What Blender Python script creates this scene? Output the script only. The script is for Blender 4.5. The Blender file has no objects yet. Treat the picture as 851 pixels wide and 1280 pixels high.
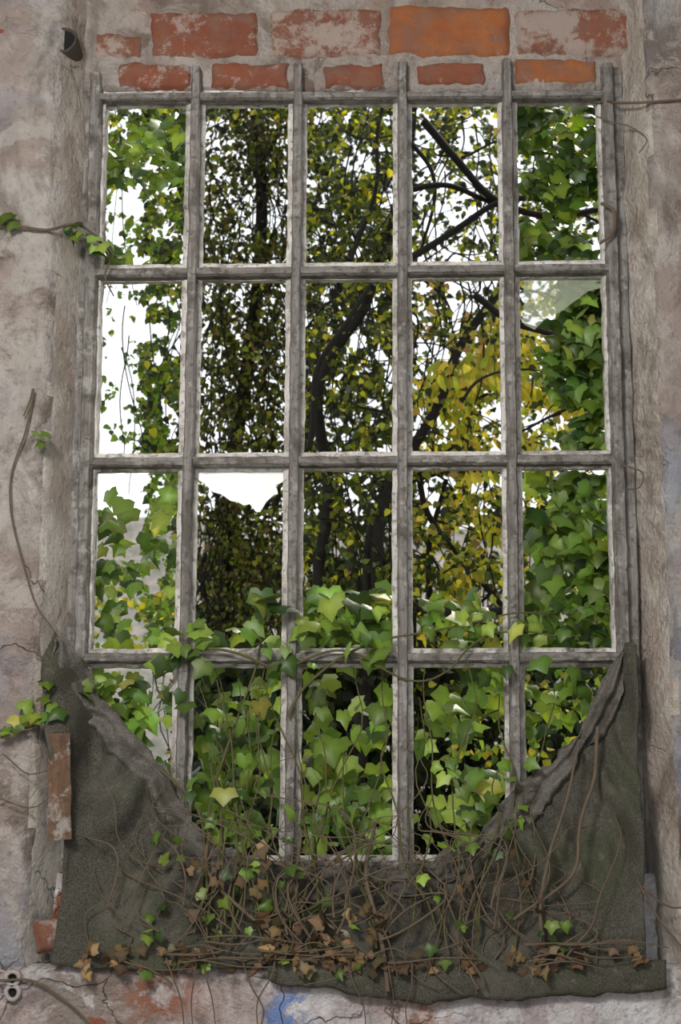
import bpy, math, random
import numpy as np
from mathutils import Vector, noise, Matrix

random.seed(7); rng=np.random.default_rng(7)
F=2000.0; TH=math.atan(0.2212); CY=-4.0; CZ=1.3
CT,ST=math.cos(TH),math.sin(TH)
def W(px,py,Y):
    """photo measurement -> world point on the vertical plane y=Y"""
    u=(px-425.5)/F; v=(640-py)/F
    dy=CT-v*ST; dz=ST+v*CT
    t=(Y-CY)/dy
    return Vector((u*t,Y,CZ+dz*t))
def Wn(px,py,Y):
    u=(px-425.5)/F; v=(640-py)/F
    dy=CT-v*ST; dz=ST+v*CT; t=(Y-CY)/dy
    return np.stack([u*t,Y,CZ+dz*t],-1)
sc=bpy.context.scene
def link(o,parent=None):
    sc.collection.objects.link(o)
    if parent: o.parent=parent
    return o
def empty(name):
    e=bpy.data.objects.new(name,None); e.empty_display_size=.1; return link(e)

# ---------------- materials
class NT:
    def __init__(s,name):
        s.m=bpy.data.materials.new(name); s.m.use_nodes=True
        s.t=s.m.node_tree; s.n=s.t.nodes; s.l=s.t.links
        s.b=s.n['Principled BSDF']; s.out=s.n['Material Output']
        s.tc=s.n.new('ShaderNodeTexCoord').outputs['Object']
    def noise(s,scale,detail=6,rough=.6,dist=0,stretch=None,off=0):
        x=s.n.new('ShaderNodeTexNoise'); x.inputs['Scale'].default_value=scale
        x.inputs['Detail'].default_value=detail; x.inputs['Roughness'].default_value=rough
        x.inputs['Distortion'].default_value=dist
        mp=s.n.new('ShaderNodeMapping'); s.l.new(s.tc,mp.inputs['Vector'])
        if stretch: mp.inputs['Scale'].default_value=stretch
        mp.inputs['Location'].default_value=(off,off*.7,off*1.3)
        s.l.new(mp.outputs[0],x.inputs['Vector']); return x.outputs['Fac']
    def crack(s,scale,off=0):
        """thin crack lines: warped voronoi cell edges -> 1 on the crack"""
        nz=s.n.new('ShaderNodeTexNoise'); nz.inputs['Scale'].default_value=4; nz.inputs['Detail'].default_value=5
        s.l.new(s.tc,nz.inputs['Vector'])
        add=s.n.new('ShaderNodeVectorMath'); add.operation='MULTIPLY_ADD'
        s.l.new(nz.outputs['Color'],add.inputs[0]); add.inputs[1].default_value=(.5,.5,.5); s.l.new(s.tc,add.inputs[2])
        v=s.n.new('ShaderNodeTexVoronoi'); v.feature='DISTANCE_TO_EDGE'; v.inputs['Scale'].default_value=scale
        s.l.new(add.outputs[0],v.inputs['Vector'])
        return s.math('MULTIPLY',s.ramp(v.outputs['Distance'],.009,.0),s.ramp(s.noise(1.7,3,off=off+20),.50,.60))
    def ramp(s,f,a,b):
        r=s.n.new('ShaderNodeMapRange'); r.inputs['From Min'].default_value=a; r.inputs['From Max'].default_value=b
        s.l.new(f,r.inputs['Value']); return r.outputs[0]
    def mix(s,f,a,b,mode='MIX'):
        x=s.n.new('ShaderNodeMix'); x.data_type='RGBA'; x.blend_type=mode
        if isinstance(f,float): x.inputs[0].default_value=f
        else: s.l.new(f,x.inputs[0])
        for i,c in ((6,a),(7,b)):
            if isinstance(c,tuple): x.inputs[i].default_value=c+(1,)
            else: s.l.new(c,x.inputs[i])
        return x.outputs[2]
    def math(s,op,a,b):
        x=s.n.new('ShaderNodeMath'); x.operation=op
        for i,c in ((0,a),(1,b)):
            if isinstance(c,(int,float)): x.inputs[i].default_value=c
            else: s.l.new(c,x.inputs[i])
        return x.outputs[0]
    def near(s,P,r):
        d=s.n.new('ShaderNodeVectorMath'); d.operation='DISTANCE'; s.l.new(s.tc,d.inputs[0]); d.inputs[1].default_value=tuple(P)
        return s.ramp(d.outputs['Value'],r,r*.4)
    def fin(s,col,bump=None,strength=.5,dist=.01,rough=.9):
        s.l.new(col,s.b.inputs['Base Color']); s.b.inputs['Roughness'].default_value=rough
        s.b.inputs['Specular IOR Level'].default_value=.2
        if bump is not None:
            b=s.n.new('ShaderNodeBump'); b.inputs['Strength'].default_value=strength; b.inputs['Distance'].default_value=dist
            s.l.new(bump,b.inputs['Height']); s.l.new(b.outputs[0],s.b.inputs['Normal'])
        return s.m

def plaster(name,beige,pale,dark,pink,blueamt=.5,offs=0,brick=0.0,stain=.7,patch=None,cracks=.6):
    m=NT(name)
    c=m.mix(m.ramp(m.noise(3.2,8,.65,.6,off=offs),.44,.56),beige,pale)
    c=m.mix(m.math('MULTIPLY',m.ramp(m.noise(1.6,7,.6,1.0,off=offs+3),.5,.58),.8),c,pink)
    c=m.mix(m.math('MULTIPLY',m.ramp(m.noise(2.3,9,.7,.8,off=offs+9),.53,.61),.85),c,dark)
    c=m.mix(m.math('MULTIPLY',m.ramp(m.noise(1.3,6,.6,.5,off=offs+5),.48,.60),blueamt),c,(.30,.36,.48))
    c=m.mix(m.math('MULTIPLY',m.ramp(m.noise(6,9,.7,.4,off=offs+7),.53,.57),.65),c,pale)
    c=m.mix(m.math('MULTIPLY',m.ramp(m.noise(3,8,.7,.2,stretch=(3,3,.5),off=offs+13),.54,.66),stain*.8),c,(.15,.125,.105))
    c=m.mix(m.math('MULTIPLY',m.ramp(m.noise(45,4,.7,off=offs),.55,.70),.5),c,dark)
    c=m.mix(m.math('MULTIPLY',m.ramp(m.noise(8,9,.8,.6,off=offs+1),.59,.68),stain),c,(.11,.085,.068))
    if brick: c=m.mix(m.ramp(m.noise(2.6,6,.6,.3,off=offs+15),.62,.64),c,(.32,.12,.07))
    if patch:
        for P,r,col in patch:
            c=m.mix(m.math('MULTIPLY',m.near(P,r),m.ramp(m.noise(16,6,.7,off=31),.46,.54)),c,col)
    cr=m.crack(2.6,offs)
    c=m.mix(m.math('MULTIPLY',cr,cracks),c,(.08,.065,.055))
    h=m.math('ADD',m.noise(14,9,.7,.4,off=offs),m.math('MULTIPLY',m.noise(70,4,.6),.35))
    h=m.math('SUBTRACT',h,m.math('MULTIPLY',cr,.3))
    return m.fin(c,h,1.0,.035,.95)
M_wall=plaster('old_plaster',(.335,.295,.26),(.54,.50,.455),(.185,.15,.122),(.38,.30,.26),.5)
M_rev=plaster('reveal_plaster',(.50,.44,.37),(.68,.625,.55),(.30,.24,.185),(.49,.40,.34),.10,4,stain=.45)
BL=(.22,.32,.62)
M_white=plaster('whitewash_plaster',(.62,.575,.56),(.80,.78,.77),(.27,.21,.175),(.58,.44,.40),.25,2,1.0,stain=.4,
  patch=[(W(365,1262,0),.07,BL),(W(350,1275,0),.06,BL),(W(200,1235,0),.13,(.36,.17,.11)),(W(520,1262,0),.10,(.42,.25,.18))])
M_lint=plaster('lintel_mortar',(.34,.285,.24),(.48,.43,.385),(.20,.145,.115),(.35,.245,.195),.15,6)
M_side=plaster('side_plaster',(.40,.36,.32),(.5,.46,.42),(.2,.15,.12),(.4,.3,.26),.3,8)

def brickmat(name,c1,c2,cover):
    m=NT(name)
    c=m.mix(m.ramp(m.noise(9,6,.6),.35,.65),c1,c2)
    c=m.mix(m.math('MULTIPLY',m.ramp(m.noise(80,3,.7),.55,.75),.4),c,(.11,.055,.035))
    c=m.mix(m.math('MULTIPLY',m.ramp(m.noise(14,8,.75,.2,off=5),.45,.60),.65),c,(.18,.11,.082))
    c=m.mix(m.math('MULTIPLY',m.ramp(m.noise(8,9,.78,.15,off=2),cover,cover+.07),.85),c,(.34,.28,.24))
    return m.fin(c,m.noise(40,7,.7),.6,.010,.9)
M_br1=brickmat('brick_orange',(.34,.125,.045),(.26,.085,.034),.60)
M_br2=brickmat('brick_worn',(.22,.085,.052),(.165,.066,.042),.47)
M_br3=brickmat('brick_red',(.235,.078,.042),(.17,.058,.036),.54)

def woodmat(name,a,b,d,stretch=(14,14,1.2)):
    m=NT(name)
    g=m.noise(6,8,.7,.3,stretch=stretch)
    c=m.mix(m.ramp(g,.38,.62),a,b)
    c=m.mix(m.math('MULTIPLY',m.ramp(m.noise(9,8,.7,.4),.49,.61),.8),c,d)
    c=m.mix(m.math('MULTIPLY',m.ramp(m.noise(14,8,.75,off=7),.55,.61),.6),c,(.44,.42,.39))
    c=m.mix(m.math('MULTIPLY',m.ramp(m.noise(50,4,.6,off=4),.54,.64),.6),c,(.07,.06,.05))
    return m.fin(c,g,.9,.010,.85)
M_rib=woodmat('weathered_grey_wood',(.165,.15,.134),(.30,.285,.265),(.105,.092,.078))
M_ribh=woodmat('weathered_grey_wood_rail',(.165,.15,.134),(.30,.285,.265),(.105,.092,.078),(1.2,14,14))
M_put=woodmat('pale_putty',(.50,.47,.43),(.72,.69,.65),(.25,.22,.19),(3,3,2))
M_bat=woodmat('brown_batten',(.13,.075,.045),(.19,.115,.075),(.08,.047,.03))

m=NT('mesh_cloth')
ck=m.noise(330,2,.5); 
c=m.mix(m.ramp(ck,.38,.64),(.038,.035,.027),(.095,.090,.071))
c=m.mix(m.math('MULTIPLY',m.ramp(m.noise(4,7,.65),.46,.62),.55),c,(.055,.066,.032))
c=m.mix(m.math('MULTIPLY',m.ramp(m.noise(5,7,.7,off=4),.50,.64),.5),c,(.13,.118,.10))
c=m.mix(m.math('MULTIPLY',m.ramp(m.noise(30,5,.7,off=8),.60,.70),.5),c,(.17,.15,.125))
M_cloth=m.fin(c,m.math('ADD',m.noise(60,5,.6),m.math('MULTIPLY',ck,.3)),.45,.007,.95)
m=NT('cloth_hem')
ck=m.noise(300,2,.5)
c=m.mix(m.ramp(ck,.35,.65),(.080,.073,.063),(.175,.162,.143))
c=m.mix(m.math('MULTIPLY',m.ramp(m.noise(9,7,.7),.46,.62),.8),c,(.05,.045,.034))
M_hem=m.fin(c,m.noise(50,5,.6),.4,.006,.95)

def leafmat(name,trans=.45,rough=.5,spec=.3,val=1.7):
    m=bpy.data.materials.new(name); m.use_nodes=True; t=m.node_tree; n=t.nodes; l=t.links
    b=n['Principled BSDF']; a=n.new('ShaderNodeAttribute'); a.attribute_name='Col'
    l.new(a.outputs['Color'],b.inputs['Base Color']); b.inputs['Roughness'].default_value=rough
    b.inputs['Specular IOR Level'].default_value=spec
    tr=n.new('ShaderNodeBsdfTranslucent')
    hs=n.new('ShaderNodeHueSaturation'); hs.inputs['Value'].default_value=val; hs.inputs['Saturation'].default_value=1.1
    hs.inputs['Hue'].default_value=.485
    l.new(a.outputs['Color'],hs.inputs['Color']); l.new(hs.outputs[0],tr.inputs['Color'])
    mx=n.new('ShaderNodeMixShader'); mx.inputs[0].default_value=trans
    l.new(b.outputs[0],mx.inputs[1]); l.new(tr.outputs[0],mx.inputs[2]); l.new(mx.outputs[0],n['Material Output'].inputs['Surface'])
    return m
M_leaf=leafmat('ivy_leaf',.3,.42,.4); M_leafb=leafmat('backlit_leaf',.5,.5,.3,2.0); M_dead=leafmat('dead_leaf',.12,.85,.1)
def flat(name,col,rough=.8):
    m=NT(name); c=m.mix(m.noise(30,5,.6),tuple(x*.6 for x in col),tuple(min(1,x*1.4) for x in col))
    return m.fin(c,m.noise(60,4,.6),.5,.004,rough)
M_stem=flat('vine_stem',(.12,.09,.062)); M_bark=flat('tree_bark',(.012,.010,.008)); M_gstem=flat('green_stem',(.09,.085,.035))
M_dark=flat('hole_shade',(.01,.01,.01)); M_ceram=flat('ceramic',(.34,.31,.29),.4); M_rust=flat('rusty_pipe',(.07,.055,.045))
m=NT('shard_glass'); M_shard=m.fin(m.mix(m.noise(12,4,.5),(.88,.90,.88),(.78,.80,.78)),None,rough=.25)
m=NT('dusty_glass'); m.fin(m.mix(m.noise(6,4,.5),(.45,.52,.36),(.60,.64,.52)),None,rough=.3); m.b.inputs['Alpha'].default_value=.28; M_haze=m.m

# ---------------- mesh helpers
def mesh_obj(name,v,f,mat,parent=None,smooth=True):
    me=bpy.data.meshes.new(name); me.from_pydata([tuple(x) for x in v],[],f); me.update()
    if smooth: me.polygons.foreach_set('use_smooth',[True]*len(me.polygons))
    me.materials.append(mat); o=bpy.data.objects.new(name,me); return link(o,parent)
def fr(p,s,o=4): return noise.fractal(Vector(p)*s,1.0,2.0,o)
def grid(name,path_pts,rng_ab,horizontal,n_ab,step,mat,amp=.008,parent=None,thick=None):
    pts=[]
    for a,b in zip(path_pts[:-1],path_pts[1:]):
        L=math.hypot(b[0]-a[0],b[1]-a[1]); k=max(1,int(L/step))
        for i in range(k): pts.append((a[0]+(b[0]-a[0])*i/k,a[1]+(b[1]-a[1])*i/k))
    pts.append(path_pts[-1]); v=[];f=[]
    for j in range(n_ab+1):
        s=rng_ab[0]+(rng_ab[1]-rng_ab[0])*j/n_ab
        for p in pts:
            P=Vector((s,p[0],p[1])) if horizontal else Vector((p[0],p[1],s))
            d=fr(P,3)*amp*1.3+fr(P,13)*amp*.7
            P+=Vector((d*.8,d,d*.5)); v.append(P)
    n=len(pts)
    for j in range(n_ab):
        for i in range(n-1):
            a=j*n+i; f.append((a,a+1,a+n+1,a+n))
    return mesh_obj(name,v,f,mat,parent)

xL0=W(61,450,0).x; xL1=W(104,450,.17).x; xR0=W(826,450,0).x; xR1=W(781,450,.17).x
zs=W(400,1214,0).z; zb=W(400,1092,.13).z; zl=W(400,112,.13).z
HW=2.3; ZC=4.6
wl=grid('wall_back',[(-HW,0),(xL0-.01,0),(xL0+.006,.025),(xL1,.17),(xL1,.30),(-HW,.30)],(zs-.02,ZC),False,190,.02,M_wall,.010)
wr=grid('wall_back.001',[(HW,0),(xR0+.01,0),(xR0-.006,.025),(xR1,.17),(xR1,.30),(HW,.30)],(zs-.02,ZC),False,190,.02,M_wall,.010)
for o in (wl,wr):
    o.data.materials.append(M_rev)
    for p in o.data.polygons:
        c=p.center
        if xL0+.002<c.x<xR0-.002: p.material_index=1
grid('wall_back.002',[(-.015,0),(-.015,zs),(0,zs+.012),(.125,zs+.02),(.13,zs+.03),(.13,zb),(.30,zb)],(-HW,HW),True,180,.025,M_white,.008)
grid('lintel',[(.30,ZC),(.30,zl+.25),(.19,zl),(.14,zl),(.13,zl+.01),(.13,ZC)],(xL0+.02,xR0-.02),True,90,.022,M_lint,.012)

def brick(nm,x0,y0,x1,y1,mat,par,Y=.118,solid=False):
    nx,nz=26,11; v=[];f=[]
    for j in range(nz+1):
        for i in range(nx+1):
            s,t=i/nx,j/nz
            P=W(x0+(x1-x0)*s,y1+(y0-y1)*t,Y)
            edge=min(s*(x1-x0),(1-s)*(x1-x0),t*(y1-y0),(1-t)*(y1-y0))
            back=.03 if edge<.1 else (0.004 if edge<7 else 0)
            d=fr(P,24)*.008; P+=Vector((d,back+d*.6,fr(P+Vector((5,0,0)),22)*.010)); v.append(P)
    for j in range(nz):
        for i in range(nx):
            a=j*(nx+1)+i; f.append((a,a+1,a+nx+2,a+nx+1))
    mesh_obj(nm,v,f,mat,par)
bc=empty('brick_course')
BR=[(184,10,325,72,M_br3),(336,6,479,71,M_br2),(482,2,640,70,M_br1),(644,6,804,69,M_br2),(118,40,177,72,M_br2),(66,8,100,28,M_br3),
 (146,77,240,109,M_br3),(262,77,362,109,M_br3),(404,79,480,108,M_br3),(520,77,608,104,M_br3),(640,71,748,103,M_br1)]
for i,b in enumerate(BR): brick('brick_%d'%(i+1),*b,bc)
for k,(x0,y0,x1,y1) in enumerate([(110,-62,250,-8),(262,-62,400,-8),(412,-62,560,-8),(572,-62,720,-8)]): brick('brick_%d'%(20+k),x0,y0,x1,y1,M_br2,bc)
brick('exposed_brick',42,1150,72,1192,M_br2,None,-.004); brick('exposed_brick.001',-12,30,20,56,M_br3,None,-.004)

# ---------------- window
win=empty('window_1')
def bar(nm,pts,w,y0,y1,mat,seg=110,parent=win,bev=.25):
    P=[W(a,b,(y0+y1)/2) for a,b in pts]
    Ls=[0]
    for a,b in zip(P[:-1],P[1:]): Ls.append(Ls[-1]+(b-a).length)
    v=[];f=[]
    prof=[(-.5,1),(-.5,bev),(-.5+bev*.6,0),(0,-.02),(.5-bev*.6,0),(.5,bev),(.5,1)]
    for j in range(seg+1):
        d=Ls[-1]*j/seg; k=0
        while k<len(P)-2 and d>Ls[k+1]: k+=1
        t=(d-Ls[k])/(Ls[k+1]-Ls[k]); q=P[k].lerp(P[k+1],t); T=(P[k+1]-P[k]).normalized()
        S=Vector((0,1,0)).cross(T).normalized()
        for a,b in prof:
            Q=q+S*(a*w); Q.y=y0+(y1-y0)*b
            dd=fr(Q,16)*.0026+fr(Q,70)*.0018; Q+=Vector((dd,dd*.6,dd)); v.append(Q)
    n=7
    for j in range(seg):
        for i in range(n):
            a=j*n+i; b=j*n+(i+1)%n; f.append((a,b,b+n,a+n))
    f.append(tuple(range(n-1,-1,-1))); f.append(tuple(seg*n+i for i in range(n)))
    return mesh_obj(nm,v,f,mat,parent,False)
VB=[[(246,88),(233,700),(224,1088)],[(373,84),(366,700),(362,1088)],[(503,82),(503,700),(504,1088)],[(633,78),(641,700),(646,1088)]]
for i,b in enumerate(VB):
    bar('muntin_rib_%d'%(i+1),b,.027,.098,.15,M_rib)
    bb=[(b[0][0]+(b[1][0]-b[0][0])*.04,112)]+b[1:]
    bar('muntin_putty_%d'%(i+1),bb,.054,.142,.17,M_put)
HB=[[(122,124),(757,120)],[(116,343),(764,337)],[(110,579),(770,575)],[(103,823),(778,822)],[(98,1083),(782,1080)]]
for i,b in enumerate(HB):
    bar('rail_%d'%(i+1),b,.026 if i in(1,2,3) else .022,.108,.15,M_ribh)
    bar('rail_putty_%d'%(i+1),b,.050 if i else .048,.142,.17,M_put)
bar('stile_1',[(122,96),(105,700),(94,1090)],.034,.105,.17,M_rib)
bar('stile_putty_1',[(130,96),(113,700),(102,1090)],.026,.14,.18,M_put)
bar('stile_2',[(757,85),(775,700),(786,1090)],.034,.105,.17,M_rib)
bar('stile_putty_2',[(750,96),(768,700),(778,1090)],.026,.14,.18,M_put)
bar('frame_1',[(112,100),(94,700),(84,1090)],.04,.135,.19,M_rib)
bar('frame_2',[(768,90),(787,700),(797,1090)],.04,.135,.19,M_rib)
def sheet(nm,pts,Y,mat,th=.004):
    a=[W(x,y,Y) for x,y in pts]; n=len(a); v=a+[p+Vector((0,th,0)) for p in a]
    f=[tuple(range(n)),tuple(range(2*n-1,n-1,-1))]+[(i,i+n,(i+1)%n+n,(i+1)%n) for i in range(n)]
    return mesh_obj(nm,v,f,mat,win,False)
sheet('broken_glass_1',[(246,588),(354,588),(354,602),(346,606),(343,618),(333,627),(325,640),(320,640),(312,630),(305,632),(298,628),(288,626),(277,618),(266,615),(255,604),(248,600)],.162,M_shard)
sheet('broken_glass_2',[(654,350),(757,350),(757,358),(735,364),(716,378),(700,390),(680,400),(668,412),(655,405)],.162,M_haze)

# ---------------- cloth
def interp(c,x):
    if x<=c[0][0]: return c[0][1]
    for a,b in zip(c[:-1],c[1:]):
        if x<=b[0]: return a[1]+(b[1]-a[1])*(x-a[0])/(b[0]-a[0]+1e-9)
    return c[-1][1]
TOP=[(0,822),(.022,790),(.04,812),(.09,880),(.15,930),(.20,975),(.235,1035),(.28,1065),(.34,1085),(.45,1098),(.6,1098),(.70,1080),(.755,1040),(.80,1000),(.86,960),(.915,915),(.955,850),(.985,801),(1,806)]
def cyf(px):
    a=np.interp(px,[40,62,112,775,828,850],[-.025,-.02,.085,.085,-.02,-.025]); return float(a)
def cloth_pt(s,t):
    ty=interp(TOP,s)
    lx=interp([(0,52),(.25,58),(.5,84),(.8,76),(1,64)],t); rx=interp([(0,796),(.4,798),(.7,803),(1,807)],t)
    px=lx+(rx-lx)*s; by=1206+6*math.sin(s*9)
    py=ty+(by-ty)*t
    Y=cyf(px)*(1-t**1.5)+(-.035)*t**1.5
    base=W(px,py,Y)
    diag=px*.012+py*.007 if px<425 else -px*.012+py*.007
    w=math.sin(math.pi*min(1,t*1.1+.1))
    fold=.030*math.sin(diag*3.4+3*fr(base,2))*w+.014*fr(base,4)+.006*fr(base,11)+.020*math.sin(diag*9+4*fr(base,3))*w
    base.y+=min(fold,.016) -.010
    return base
cl=empty('torn_mesh_cloth')
nx,ny=180,60
v=[cloth_pt(i/nx,j/ny) for j in range(ny+1) for i in range(nx+1)]
f=[(j*(nx+1)+i,j*(nx+1)+i+1,(j+1)*(nx+1)+i+1,(j+1)*(nx+1)+i) for j in range(ny) for i in range(nx)]
co=mesh_obj('cloth_sheet',v,f,M_cloth,cl)
sm=co.modifiers.new('s','SOLIDIFY'); sm.thickness=.004
v=[];nx=110;ny=8
for j in range(ny+1):
    for i in range(nx+1):
        s=i/nx;t=j/ny; px=335+497*s
        bot=1222+30*math.sin(min(1,s*2.4)*1.57)-14*s**3*1.2+9*fr((s*9,0,0),1)
        py=1200+(bot-1200)*t; P=W(px,py,-.04-.008*math.sin(t*3)); P.y+=.010*fr(P,9)-.004; v.append(P)
f=[(j*(nx+1)+i,j*(nx+1)+i+1,(j+1)*(nx+1)+i+1,(j+1)*(nx+1)+i) for j in range(ny) for i in range(nx)]
mesh_obj('cloth_overhang',v,f,M_cloth,cl).modifiers.new('s','SOLIDIFY').thickness=.004
def hem(nm,s0,s1,wpx0,wpx1,off=0):
    N=150;K=14;v=[];f=[]
    for j in range(N+1):
        s=s0+(s1-s0)*j/N
        a=cloth_pt(s,0.0); s2=min(1,s+.004); b=cloth_pt(s2,0.0); T=(b-a).normalized(); S=Vector((0,1,0)).cross(T).normalized()
        if S.z>0: S=-S
        w=(wpx0+(wpx1-wpx0)*j/N)/480*(1+.5*fr((s*14,3,off),1)); w*=min(1,.15+min(j,N-j)/14)
        for k in range(K+1):
            t=k/K; P=a+S*(w*(t-.3)); P.y+=-.012-.016*math.sin(t*math.pi)-.012*math.sin(t*11+s*40+off+3*fr((s*20,1,0),1))+.014*fr(P,12)
            P+=S*(.02*fr((s*40,t*.5,off),1)*(1 if k in(0,K) else .4))
            v.append(P)
    for j in range(N):
        for k in range(K):
            q=j*(K+1)+k; f.append((q,q+1,q+K+2,q+K+1))
    mesh_obj(nm,v,f,M_hem,cl).modifiers.new('s','SOLIDIFY').thickness=.003
hem('hem_1',.03,.36,44,44); hem('hem_2',.64,.975,50,24,3); hem('hem_3',.28,.74,40,44,6)

bt=[(61,918),(88,916),(89,1049),(60,1051)]
a=[W(x,y,-.056) for x,y in bt]; N=16;v=[];f=[]
for j in range(N+1):
    t=j/N; L=a[0].lerp(a[3],t); R=a[1].lerp(a[2],t); n=fr(L,30)*.003
    for P in (L+Vector((0,.014,0)),L,R,R+Vector((0,.014,0))):
        v.append(P+Vector((n,n,0)))
for j in range(N):
    for i in range(4): b=j*4+i; c=j*4+(i+1)%4; f.append((b,c,c+4,b+4))
f+= [(0,1,2,3),(N*4+3,N*4+2,N*4+1,N*4)]
mesh_obj('wooden_batten',v,f,M_bat,None,False)

def ring(nm,c,r,ri,y0,y1,mat,par):
    n=28;v=[];f=[]
    for rr,yy in ((r,y1),(r,y0+.004),(r-.003,y0),(ri,y0),(ri,y1)):
        for i in range(n):
            a=2*math.pi*i/n; k=1+.04*math.sin(3*a)
            v.append((c.x+rr*k*math.cos(a),yy,c.z+rr*k*math.sin(a)))
    for q in range(4):
        for i in range(n): f.append((q*n+i,q*n+(i+1)%n,(q+1)*n+(i+1)%n,(q+1)*n+i))
    mesh_obj(nm,v,f,mat,par)
    v=[(c.x+ri*math.cos(2*math.pi*i/n),y0+.012,c.z+ri*math.sin(2*math.pi*i/n)) for i in range(n)]
    mesh_obj(nm+'_bore_shade',v,[tuple(range(n))],M_dark,par,False)  # near-black disc set in the bore, painting the hole's shade
vp=empty('conduit_pipe'); c=W(79,49,.01); ring('pipe',c,.038,.032,.008,.16,M_rust,vp)
ep=empty('ceramic_socket')
for k,(x,y) in enumerate([(15,1223),(15,1241)]): ring('socket_%d'%(k+1),W(x,y,-.035),.021,.011,-.035,.0,M_ceram,ep)

# ---------------- leaves
def tmpl(kind):
    if kind=='ivy':
        R=[(0,0),(.16,-.15),(.40,-.12),(.46,.12),(.56,.38),(.32,.50),(.17,.74),(0,1.0)]
        out=R+[(-x,y) for x,y in R[-2:0:-1]]; P=[(0,.32)]+out
        v=[(x,y,-.22*abs(x)-.22*(y-.3)**2+(.05 if i==0 else 0)) for i,(x,y) in enumerate(P)]
        n=len(out); f=[(0,1+i,1+(i+1)%n) for i in range(n)]
    elif kind=='small':
        P=[(0,0),(.36,.02),(.36,.42),(0,1),(-.36,.42),(-.36,.02)]
        v=[(x,y,-.3*abs(x)-.15*y*y) for x,y in P]; f=[(0,1,2),(0,2,3),(0,3,4),(0,4,5)]
    elif kind=='long':
        P=[(0,0),(.12,.2),(.13,.6),(0,1),(-.13,.6),(-.12,.2)]
        v=[(x,y,-.3*abs(x)-.1*y*y) for x,y in P]; f=[(0,1,2),(0,2,3),(0,3,4),(0,4,5)]
    return np.array(v,float),np.array(f,int)
class Batch:
    def __init__(s,kind): s.kind=kind; s.P=[];s.S=[];s.C=[];s.N=[];s.D=[]
    def add(s,P,size,col,nrm=None,tip=None,nj=.6,tj=.65):
        n=len(P)
        if nrm is None: nrm=np.array([0,-1,.5])
        if tip is None: tip=np.array([0,0,-1.])
        N=nrm+rng.normal(0,nj,(n,3)); D=tip+rng.normal(0,tj,(n,3))
        s.P.append(P);s.S.append(size);s.C.append(col);s.N.append(N);s.D.append(D)
    def build(s,name,mat,parent=None):
        V,Fc=tmpl(s.kind); P=np.concatenate(s.P);S=np.concatenate(s.S);C=np.concatenate(s.C);N=np.concatenate(s.N);D=np.concatenate(s.D)
        N/=np.linalg.norm(N,axis=1)[:,None]+1e-9; D-=N*(N*D).sum(1)[:,None]; D/=np.linalg.norm(D,axis=1)[:,None]+1e-9
        X=np.cross(D,N); n=len(P);k=len(V)
        wv=1+rng.normal(0,.14,n)
        curl=rng.uniform(.3,2.3,n)
        A=V[None,:,0,None]*X[:,None,:]*wv[:,None,None]+V[None,:,1,None]*D[:,None,:]+(V[None,:,2,None]*N[:,None,:])*curl[:,None,None]
        A=P[:,None,:]+A*S[:,None,None]
        fc=(Fc[None]+(np.arange(n)*k)[:,None,None]).reshape(-1,3)
        me=bpy.data.meshes.new(name); me.vertices.add(n*k); me.vertices.foreach_set('co',A.reshape(-1))
        me.loops.add(fc.size); me.loops.foreach_set('vertex_index',fc.reshape(-1).astype(np.int32))
        me.polygons.add(len(fc)); me.polygons.foreach_set('loop_start',np.arange(0,fc.size,3,dtype=np.int32)); me.polygons.foreach_set('loop_total',np.full(len(fc),3,dtype=np.int32))
        me.update(calc_edges=True)
        ca=me.color_attributes.new('Col','FLOAT_COLOR','POINT')
        cc=np.ones((n,k,4)); cc[:,:,:3]=C[:,None,:]
        if s.kind=='ivy': cc[:,0,:3]*=1.35
        cc[:,:, :3]*=rng.uniform(.88,1.12,(n,k,1))
        ca.data.foreach_set('color',cc.reshape(-1)); me.materials.append(mat)
        if s.kind=='ivy': me.polygons.foreach_set('use_smooth',[True]*len(fc))
        return link(bpy.data.objects.new(name,me),parent)
def colors(n,pal):
    ws=np.array([p[1] for p in pal],float); ws/=ws.sum(); idx=rng.choice(len(pal),n,p=ws)
    c=np.array([p[0] for p in pal])[idx]; return c*rng.uniform(.6,1.4,(n,1))*rng.uniform(.9,1.1,(n,3))
FRESH=[((.135,.215,.034),5),((.09,.155,.027),4),((.21,.29,.05),2.5),((.04,.075,.016),3.2),((.30,.30,.06),.4)]
DARKG=[((.065,.115,.018),4),((.10,.165,.022),4),((.028,.06,.012),3),((.17,.23,.03),2)]
BACK=[((.05,.072,.010),4),((.11,.13,.016),3),((.014,.021,.006),5.5),((.34,.34,.035),1.8)]  # background leaves: backlit yellow highlights and deep shade put into the colours
YEL=[((.44,.41,.05),4),((.28,.32,.04),4),((.48,.40,.06),2)]
ORG=[((.24,.15,.05),3),((.34,.30,.06),3),((.24,.25,.05),3)]
DEEP_SHADE=[((.014,.022,.006),5),((.03,.045,.010),4),((.008,.011,.005),5),((.08,.11,.02),1)]  # thicket shade put into near-black leaf greens
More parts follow.
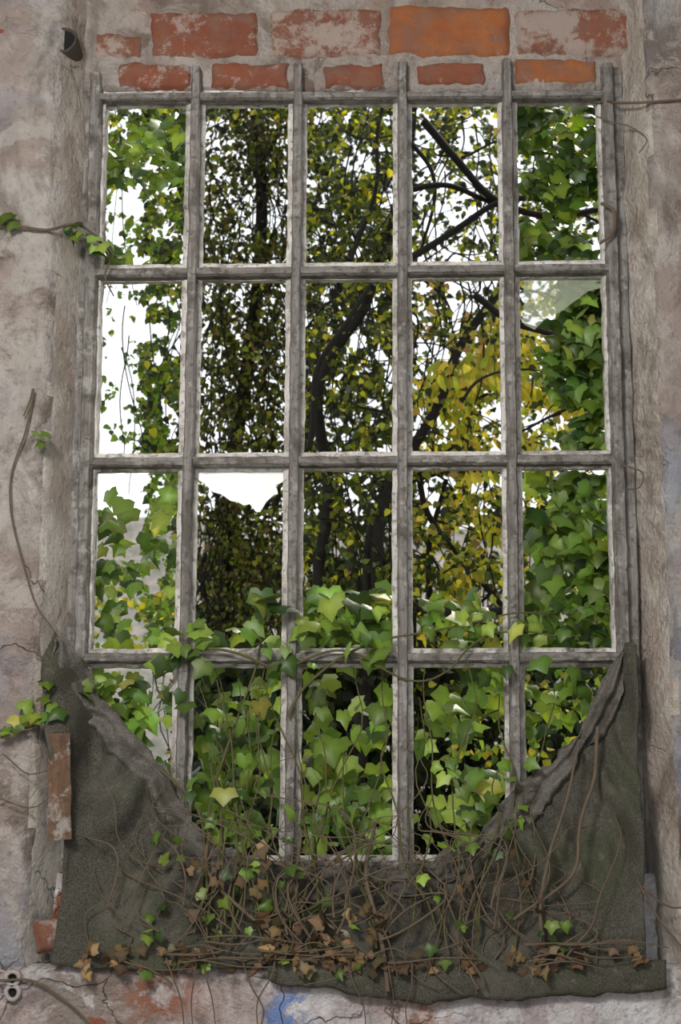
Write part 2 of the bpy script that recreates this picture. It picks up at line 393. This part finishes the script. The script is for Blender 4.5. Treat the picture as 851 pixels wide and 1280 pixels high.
def scatter(B,n,rect,Yr,sz,pal,thr=None,ns=60,seed=0,ell=False,**k):
    x0,y0,x1,y1=rect
    if ell:
        a=rng.uniform(0,2*np.pi,n); r=np.sqrt(rng.uniform(0,1,n))
        px=(x0+x1)/2+(x1-x0)/2*r*np.cos(a); py=(y0+y1)/2+(y1-y0)/2*r*np.sin(a)
    else: px=rng.uniform(x0,x1,n); py=rng.uniform(y0,y1,n)
    Y=rng.uniform(Yr[0],Yr[1],n)
    if thr is not None:
        keep=np.array([noise.fractal(Vector((a/ns,b/ns,seed+c*.25)),1,2,3)>thr for a,b,c in zip(px,py,Y)])
        px,py,Y=px[keep],py[keep],Y[keep]
    n=len(px)
    if n: B.add(Wn(px,py,Y),rng.uniform(sz[0],sz[1],n),colors(n,pal),**k)

def curves(name,spl,mat,parent=None,res=2):
    cu=bpy.data.curves.new(name,'CURVE'); cu.dimensions='3D'; cu.bevel_depth=1.0; cu.bevel_resolution=res; cu.use_fill_caps=True
    for pts,r0,r1 in spl:
        s=cu.splines.new('POLY'); s.points.add(len(pts)-1)
        for i,p in enumerate(pts):
            s.points[i].co=(p[0],p[1],p[2],1); s.points[i].radius=r0+(r1-r0)*i/(len(pts)-1)
    cu.materials.append(mat); return link(bpy.data.objects.new(name,cu),parent)
def wig(pp,n,amp,freq=6,seed=0):
    pp=[Vector(p) for p in pp]; q=[pp[0]*2-pp[1]]+pp+[pp[-1]*2-pp[-2]]; out=[]
    for k in range(1,len(q)-2):
        a,b,c,d=q[k-1:k+3]
        for i in range(n):
            t=i/n; P=.5*((2*b)+(c-a)*t+(2*a-5*b+4*c-d)*t*t+(3*b-a-3*c+d)*t**3); out.append(P)
    out.append(pp[-1]); r=[]
    for P in out:
        Q=P*freq+Vector((seed*3.7,seed*1.3,seed)); r.append(P+Vector((noise.noise(Q),noise.noise(Q+Vector((9,0,0)))*.6,noise.noise(Q+Vector((0,9,0)))))*amp)
    return r

# --- foreground ivy through the window
ivy=empty('ivy_vine'); B=Batch('ivy')
def S(n,rect,Yr=(.2,.42),sz=(.032,.076),pal=FRESH,**k): scatter(B,n,rect,Yr,sz,pal,**k)
S(38,(118,600,172,810),ell=True); S(18,(175,590,222,700),thr=.0,seed=2); S(46,(122,640,215,800),(.25,.6),(.03,.06),thr=0)
S(75,(125,860,225,985),(.19,.4),thr=-.25)
S(25,(115,835,180,900),(.19,.3))
# bottom panes
S(160,(240,790,362,1050),thr=.0,ns=50); S(80,(245,880,350,1040),thr=-.05)
S(220,(378,760,500,1060),thr=.0,ns=50,seed=3); S(90,(380,870,490,1060),thr=-.05)
S(175,(510,800,645,1050),thr=.03,ns=50,seed=5); S(65,(520,900,640,1060),thr=-.0)
S(110,(655,835,765,960),(.2,.5),(.03,.06),thr=.0,ns=50,seed=6,pal=FRESH+DARKG)
S(80,(640,740,765,830),(.18,.3),(.03,.06),thr=-.1,seed=7)
S(48,(200,775,360,835),(.05,.09),(.03,.06),thr=-.2); S(60,(380,735,500,800),(.17,.3)); S(18,(375,750,500,830),(.05,.09),(.035,.065))
S(70,(520,740,710,795),(.05,.3),(.03,.055)); S(40,(560,780,740,850),(.05,.09),(.03,.05),thr=-.1)
S(5,(322,738,348,760),(.05,.07),(.06,.075)); S(18,(210,860,330,960),(.05,.09),(.035,.06),thr=-.05)
S(34,(230,960,420,1060),(.0,.05),(.028,.048),thr=-.05,seed=8); S(26,(480,930,660,1050),(.0,.05),(.028,.045),thr=-.05,seed=9)
S(26,(180,1040,420,1150),(-.07,-.03),(.02,.038)); S(16,(450,1040,700,1150),(-.07,-.03),(.02,.035),thr=0)
# right column
S(660,(650,125,765,330),(.25,.6),(.035,.065),pal=DARKG,thr=-.18,ns=60)
S(380,(700,345,768,570),(.22,.5),(.04,.07),pal=DARKG+FRESH[:2],thr=-.4)
S(50,(712,340,760,440),(.18,.25),(.04,.06),pal=FRESH); S(390,(662,590,768,810),(.22,.5),(.04,.07),pal=DARKG+FRESH[:2],thr=-.2)
S(60,(670,400,705,560),(.22,.4),(.03,.055),pal=DARKG,thr=0)
# top-left
S(260,(125,125,240,225),(.3,.8),(.03,.055),pal=DARKG+FRESH[:1],thr=-.14,ns=45,seed=4); S(30,(118,300,160,335),(.2,.35),(.035,.055))
S(50,(150,1150,800,1215),(-.085,-.065),(.02,.034),thr=0,seed=11)
B.build('ivy_leaves',M_leaf,ivy)
cr=empty('creeper_sprig'); B=Batch('ivy')
for x,y,n in [(14,266,3),(98,286,6),(122,305,6),(38,888,6),(18,905,3),(66,856,3),(105,862,4),(50,548,3),(62,880,3)]:
    S(n,(x-14,y-10,x+14,y+10),(-.05,-.03) if x<80 else (.02,.05),(.03,.055) if y>600 else (.025,.045),nj=.5,tj=.9,pal=DARKG+FRESH)
B.build('sprig_leaves',M_leaf,cr)
sp=[];k=0
def ST_(pp,Y,r0=.004,r1=.002,amp=.03,n=10):
    global k; k+=1
    Ys=Y if isinstance(Y,(list,tuple)) else [Y]*len(pp)
    sp.append((wig([W(a,b,y) for (a,b),y in zip(pp,Ys)],n,amp,5,k),r0,r1))
ST_([(200,835),(260,815),(330,835),(430,815),(520,835),(620,800),(720,790)],.085,.004,.002,.05)
ST_([(370,900),(400,840),(470,800),(560,790),(650,775),(700,770)],.09,.004,.002,.05)
ST_([(255,1120),(262,1000),(300,900),(330,800),(335,750)],[.0,.08,.1,.1,.1],.005,.002)
ST_([(110,850),(160,930),(240,1000),(260,1150)],[.2,.12,.05,-.03],.004,.003)
for i in range(26):
    x=random.uniform(235,700); x2=x+random.uniform(-80,80)
    ST_([(x,random.uniform(1130,1210)),((x+x2)/2+random.uniform(-30,30),random.uniform(1000,1060)),(x2,random.uniform(820,930))],[-.05,.04,.09+random.random()*.2],.0032,.0015,.05)
curves('ivy_stems',sp,M_gstem,ivy)
sp=[]
ST_([(-20,278),(20,284),(60,290),(95,283),(125,300)],[-.03,-.03,-.02,.03,.08],.005,.003,.01)
ST_([(120,300),(135,320),(128,345),(140,370)],.07,.004,.002,.01)
ST_([(40,485),(30,540),(12,600),(22,680),(45,750),(72,792)],-.016,.0028,.0018,.012)
ST_([(40,485),(36,500),(28,520)],-.016,.003,.002,.006)
ST_([(765,127),(800,127),(870,125)],[.09,.0,-.02],.004,.003,.008)
ST_([(690,125),(740,128),(765,127)],[.3,.15,.09],.004,.004,.008)
ST_([(745,150),(765,158),(790,165),(808,175),(800,190)],[.09,.08,.05,.0,-.02],.0025,.0015,.02)
ST_([(752,255),(768,265),(766,290),(748,305)],.08,.005,.004,.01); ST_([(775,580),(800,590),(798,610),(780,612)],[.08,.02,.0,.04],.0025,.0015,.01)
ST_([(-10,915),(30,912),(60,895)],-.03,.003,.002,.02); ST_([(0,945),(30,970),(60,965)],-.03,.002,.0015,.02); ST_([(-5,1000),(40,1012),(70,985)],-.03,.002,.0015,.02)
curves('sprig_stems',sp,M_stem,cr)
# dead tangle
dv=empty('dead_vines'); sp=[]
for i in range(100):
    x=random.gauss(380,140) if i%4 else random.uniform(560,720); x=min(max(x,130),760); L=random.uniform(60,190)
    y0=random.uniform(1120,1225); x2=x+random.uniform(-90,90)
    ST_([(x,y0),(x+random.uniform(-50,50),y0-L*.4),(x2,y0-L*.8),(x2+random.uniform(-40,40),y0-L)],[-.07,-.06,-.02,.03],random.choice([.0014,.0018,.0028]),.001,.10,8)
ST_([(745,900),(735,1000),(725,1080),(690,1130),(640,1160)],[.03,-.03,-.05,-.06,-.07],.005,.0035,.04)
ST_([(680,1180),(676,1080),(700,1000),(715,930)],[-.06,-.06,-.03,.03],.005,.003,.04)
ST_([(400,1200),(330,1150),(280,1100),(270,1030)],[-.07,-.06,-.02,.04],.005,.004,.05)
ST_([(485,1240),(478,1150),(465,1090),(470,1020)],[-.07,-.06,-.01,.06],.006,.005,.03)
for x,dx in [(215,8),(240,-6),(262,12),(300,30),(350,-25),(440,12),(488,4),(520,-14)]:
    ST_([(x,1195),(x+dx*.4,1225),(x+dx,1255),(x+dx*.8,1300)],[-.08,-.08,-.06,-.05],.0022,.0013,.035)
for i in range(26):
    x=random.uniform(130,760); y=random.uniform(1180,1208); L=random.uniform(40,130)
    ST_([(x,y),(x+L*.5,y+random.uniform(-12,8)),(x+L,y+random.uniform(-8,8))],-.085,.0024,.0012,.03)
ST_([(-5,1225),(40,1228),(90,1260),(130,1290)],-.04,.0035,.002,.02)
ST_([(800,1100),(820,1150),(855,1180)],[-.04,-.03,-.03],.003,.002,.03); ST_([(806,1105),(835,1130),(860,1128)],[-.04,-.03,-.03],.003,.002,.03)
curves('dead_stems',sp,M_stem,dv)
D=Batch('ivy'); DP=[((.15,.10,.052),3),((.09,.062,.037),4),((.24,.155,.075),2.2),((.20,.16,.10),1)]
scatter(D,200,(100,1182,810,1215),(-.085,-.06),(.016,.034),DP,thr=-.1,nj=.8,tj=1.2); scatter(D,60,(230,1060,480,1200),(-.08,-.06),(.018,.034),DP,nj=.8,tj=1.2,thr=-.05)
scatter(D,20,(560,1040,760,1200),(-.08,-.065),(.02,.034),DP,thr=0,nj=.8,tj=1.2); scatter(D,45,(320,1140,480,1200),(-.085,-.065),(.022,.04),DP,nj=.8,tj=1.2)
D.build('dead_leaves',M_dead,dv)

# ---------------- outside vegetation
tree=empty('ivy_covered_tree'); T=Batch('small')
cx=W(309,700,2.6).x; cyy=2.6
n=40000; a=rng.uniform(0,2*np.pi,n); r=rng.uniform(.05,.36,n)+rng.normal(0,.02,n); z=rng.uniform(.2,5.6,n)
bul=np.array([1+.3*noise.noise(Vector((math.cos(q)*1.2,math.sin(q)*1.2,w*1.8))) for q,w in zip(a,z)]); r*=bul
P=np.stack([cx+r*np.cos(a)*1.0,cyy+r*np.sin(a),z],-1)
keep=np.array([noise.fractal(Vector((p[0]*6,p[1]*6,p[2]*2.8)),1,2,3)>-.1 for p in P]); P=P[keep]; n=len(P)
T.add(P,rng.uniform(.016,.034,n),colors(n,[((.07,.09,.013),4),((.18,.21,.03),2.8),((.028,.028,.011),5),((.12,.09,.035),1.5)]),nj=.8,tj=.5)
T.build('ivy_mantle',M_leafb,tree)
sp=[([Vector((cx-.03+.07*math.sin(q*1.9),cyy+.1+.03*math.cos(q),q)) for q in np.linspace(0,6,30)],.04,.025)]
for i in range(220):
    q=random.uniform(0,6.28); rr=random.uniform(.04,.36); z1=random.uniform(1,5.5); z0=z1-random.uniform(.4,1.3)
    sp.append((wig([(cx+rr*math.cos(q),cyy+rr*math.sin(q),z1),(cx+rr*math.cos(q)+random.uniform(-.1,.1),cyy+rr*math.sin(q),(z0+z1)/2),(cx+rr*math.cos(q)+random.uniform(-.16,.16),cyy+rr*math.sin(q),max(.1,z0))],8,.12,4,i),.004,.002))
curves('trunk_and_hanging_stems',sp,M_bark,tree,1)

br=empty('tree_branches'); sp=[]
def BRN(pp,Y,r0,r1,amp=.06):
    global k;k+=1; Ys=np.linspace(Y[0],Y[1],len(pp)); sp.append((wig([W(x,y,yy) for (x,y),yy in zip(pp,Ys)],8,amp,2.5,k),r0,r1))
BRN([(430,1120),(450,1000),(470,700),(500,580),(545,490),(620,375),(700,260)],(1.7,1.8),.028,.014)
BRN([(400,1120),(410,700),(400,480),(460,370),(500,250),(520,100)],(1.8,1.9),.028,.014)
BRN([(520,150),(560,190),(620,240),(700,262),(780,255)],(1.5,1.6),.016,.011); BRN([(500,320),(570,285),(640,262),(700,255)],(1.5,1.6),.015,.010)
BRN([(500,250),(560,235),(620,250)],(1.5,1.6),.012,.009); BRN([(560,330),(640,315),(720,290)],(1.5,1.6),.014,.009)
BRN([(600,380),(640,415),(700,420)],(1.5,1.6),.014,.011); BRN([(500,600),(560,585),(640,600)],(1.9,2),.008,.005)
BRN([(520,560),(545,640),(600,720),(640,800)],(1.8,2),.014,.01); BRN([(560,760),(640,750),(700,700),(770,640)],(1.5,1.6),.020,.012)
BRN([(445,1100),(455,720),(480,600)],(1.7,1.8),.02,.014); BRN([(600,1100),(560,860),(530,720),(560,600)],(2.,2.1),.02,.01)
BRN([(390,560),(395,470),(430,400),(470,355)],(1.6,1.6),.012,.008); BRN([(520,180),(545,230),(530,330)],(1.7,1.7),.01,.006); BRN([(440,320),(470,230),(480,130)],(1.6,1.7),.01,.006)
for i in range(240):
    x=random.uniform(380,760); y=random.uniform(120,820); an=random.uniform(0,6.28); L=random.uniform(60,170); yy=random.uniform(1.5,3)
    BRN([(x,y),(x+L*.5*math.cos(an),y+L*.5*math.sin(an)),(x+L*math.cos(an+.4),y+L*math.sin(an+.4))],(yy,yy+.2),random.choice([.003,.004,.007]),.002,.15)
for i in range(60):
    x=random.uniform(378,500) if i%3 else random.uniform(500,640); y=random.uniform(130,750); yy=random.uniform(1.8,2.6)
    BRN([(x,y),(x+random.uniform(-8,8),y+90),(x+random.uniform(-22,22),y+random.uniform(150,300))],(yy,yy),.004,.0025,.14)
for i in range(10):
    x=random.uniform(130,240); y=random.uniform(120,500); yy=random.uniform(1.5,2.6)
    BRN([(x,y),(x+10,y+90),(x+random.uniform(-22,22),y+random.uniform(150,260))],(yy,yy),.003,.002,.1)
curves('branches',sp,M_bark,br,1)
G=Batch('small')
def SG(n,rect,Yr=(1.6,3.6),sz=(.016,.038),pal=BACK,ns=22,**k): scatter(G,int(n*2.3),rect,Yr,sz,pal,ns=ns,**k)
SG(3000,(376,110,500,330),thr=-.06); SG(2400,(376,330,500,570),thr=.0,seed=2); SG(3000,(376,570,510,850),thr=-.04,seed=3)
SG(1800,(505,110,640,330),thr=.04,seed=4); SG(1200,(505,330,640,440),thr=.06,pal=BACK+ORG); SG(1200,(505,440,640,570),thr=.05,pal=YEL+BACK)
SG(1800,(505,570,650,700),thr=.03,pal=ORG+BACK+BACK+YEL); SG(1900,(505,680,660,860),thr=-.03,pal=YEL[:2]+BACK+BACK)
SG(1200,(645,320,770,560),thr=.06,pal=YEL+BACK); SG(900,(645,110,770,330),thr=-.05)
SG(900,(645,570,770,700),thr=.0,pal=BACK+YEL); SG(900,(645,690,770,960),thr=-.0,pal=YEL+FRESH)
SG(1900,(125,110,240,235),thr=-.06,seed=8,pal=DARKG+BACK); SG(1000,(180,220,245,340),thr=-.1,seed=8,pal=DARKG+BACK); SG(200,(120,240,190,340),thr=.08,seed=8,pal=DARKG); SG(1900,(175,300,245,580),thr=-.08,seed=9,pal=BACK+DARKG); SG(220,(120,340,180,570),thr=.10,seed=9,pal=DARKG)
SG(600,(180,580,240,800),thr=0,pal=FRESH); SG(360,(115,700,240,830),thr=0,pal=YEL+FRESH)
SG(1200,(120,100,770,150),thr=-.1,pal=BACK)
SG(260,(560,850,780,980),(1.0,1.6),thr=-.05,pal=YEL+FRESH)
# low bushes behind the panes, shade painted in as near-black leaf colours
scatter(G,7500,(232,800,800,1150),(1.7,2.4),(.035,.07),DEEP_SHADE); scatter(G,2800,(240,690,520,850),(2.9,4.0),(.03,.06),DEEP_SHADE,thr=-.15,ns=40)
scatter(G,6000,(385,120,520,820),(3.6,5),(.03,.055),DEEP_SHADE,thr=-.04,ns=26,seed=21)
scatter(G,3000,(500,120,780,820),(3.6,5),(.03,.055),DEEP_SHADE+BACK,thr=.08,ns=26,seed=23)
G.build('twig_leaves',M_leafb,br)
L=Batch('long')
for i in range(34):
    x=random.uniform(520,690); y=random.uniform(440,560) if i%3 else random.uniform(380,780); yy=random.uniform(1.7,2.4); an=random.uniform(-.5,.9)
    for q in range(9):
        for sg in (-1,1):
            p=np.array(W(x+q*7*math.cos(an),y+q*7*math.sin(an),yy))[None]
            L.add(p,np.array([.08]),colors(1,YEL),tip=np.array([.25,0,sg*1.0]),nj=.12,tj=.12)
L.build('fronds',M_leafb,br)

# ground, floor, hillside
def terrain(nm,x0,x1,y0,y1,nx,ny,hf,mat):
    v=[(x0+(x1-x0)*i/nx,y0+(y1-y0)*j/ny,hf(x0+(x1-x0)*i/nx,y0+(y1-y0)*j/ny)) for j in range(ny+1) for i in range(nx+1)]
    f=[(j*(nx+1)+i,j*(nx+1)+i+1,(j+1)*(nx+1)+i+1,(j+1)*(nx+1)+i) for j in range(ny) for i in range(nx)]
    return mesh_obj(nm,v,f,mat)
m=NT('grass_ground'); M_gr=m.fin(m.mix(m.noise(3,8,.7),(.05,.07,.02),(.12,.10,.05)),m.noise(20,6,.7),.6,.03)
m=NT('mottled_hillside'); M_hill=m.fin(m.mix(m.ramp(m.noise(1.4,9,.8),.42,.58),(.12,.125,.10),(.27,.235,.215)),None)  # noise mottle of grey-green and muted tan
m=NT('concrete_floor'); M_fl=m.fin(m.mix(m.noise(4,8,.7),(.22,.20,.18),(.32,.29,.26)),m.noise(20,6,.7),.4,.01)
terrain('ground',-12,12,.30,24,40,40,lambda x,y:.02*noise.noise(Vector((x,y,0))),M_gr)
terrain('hillside',-30,30,24,44,60,30,lambda x,y:(y-24)*.58+.8*noise.noise(Vector((x*.2,y*.2,0)))+.5*noise.noise(Vector((x,y,3))),M_hill)
def box(nm,x0,x1,y0,y1,z0,z1,mat):
    v=[(x,y,z) for z in (z0,z1) for x,y in ((x0,y0),(x1,y0),(x1,y1),(x0,y1))]
    return mesh_obj(nm,v,[(3,2,1,0),(4,5,6,7),(0,1,5,4),(1,2,6,5),(2,3,7,6),(3,0,4,7)],mat,None,False)
box('floor',-HW,HW,-5.2,0,-.1,0,M_fl)
box('ceiling',-HW,HW,-5.2,.30,ZC,ZC+.1,M_side)
box('wall_left',-HW-.1,-HW,-5.2,.30,0,ZC,M_side)
box('wall_right',HW,HW+.1,-5.2,.30,0,ZC,M_side)

# ---------------- light / camera
w=bpy.data.worlds.new('sky'); sc.world=w; w.use_nodes=True; nt=w.node_tree
bg=nt.nodes['Background']; bg.inputs[0].default_value=(.94,.97,1.0,1); bg.inputs[1].default_value=1.55
la=bpy.data.lights.new('room_light','AREA'); la.shape='RECTANGLE'; la.size=.7; la.size_y=.6; la.energy=104; la.color=(1,.97,.93)
lo=link(bpy.data.objects.new('room_light',la)); lo.location=(-1.0,-3.5,3.0)
lo.rotation_euler=(Vector((0,0,2.0))-Vector(lo.location)).to_track_quat('-Z','Y').to_euler()
sl=bpy.data.lights.new('sun','SUN'); sl.energy=3.0; sl.angle=.02; sl.color=(1,.93,.78)
so=link(bpy.data.objects.new('sun',sl)); so.location=(4,8,10); so.rotation_euler=(Vector((-.35,-.75,-1.0))).to_track_quat('-Z','Y').to_euler()
cam=bpy.data.cameras.new('camera'); cam.sensor_fit='VERTICAL'; cam.sensor_height=36; cam.sensor_width=36; cam.lens=F/1280*36
cam.dof.use_dof=True; cam.dof.focus_distance=4.2; cam.dof.aperture_fstop=5.0
co=link(bpy.data.objects.new('camera',cam)); co.location=(0,CY,CZ); co.rotation_euler=(math.pi/2+TH,0,0)
sc.camera=co
sc.view_settings.view_transform='Standard'
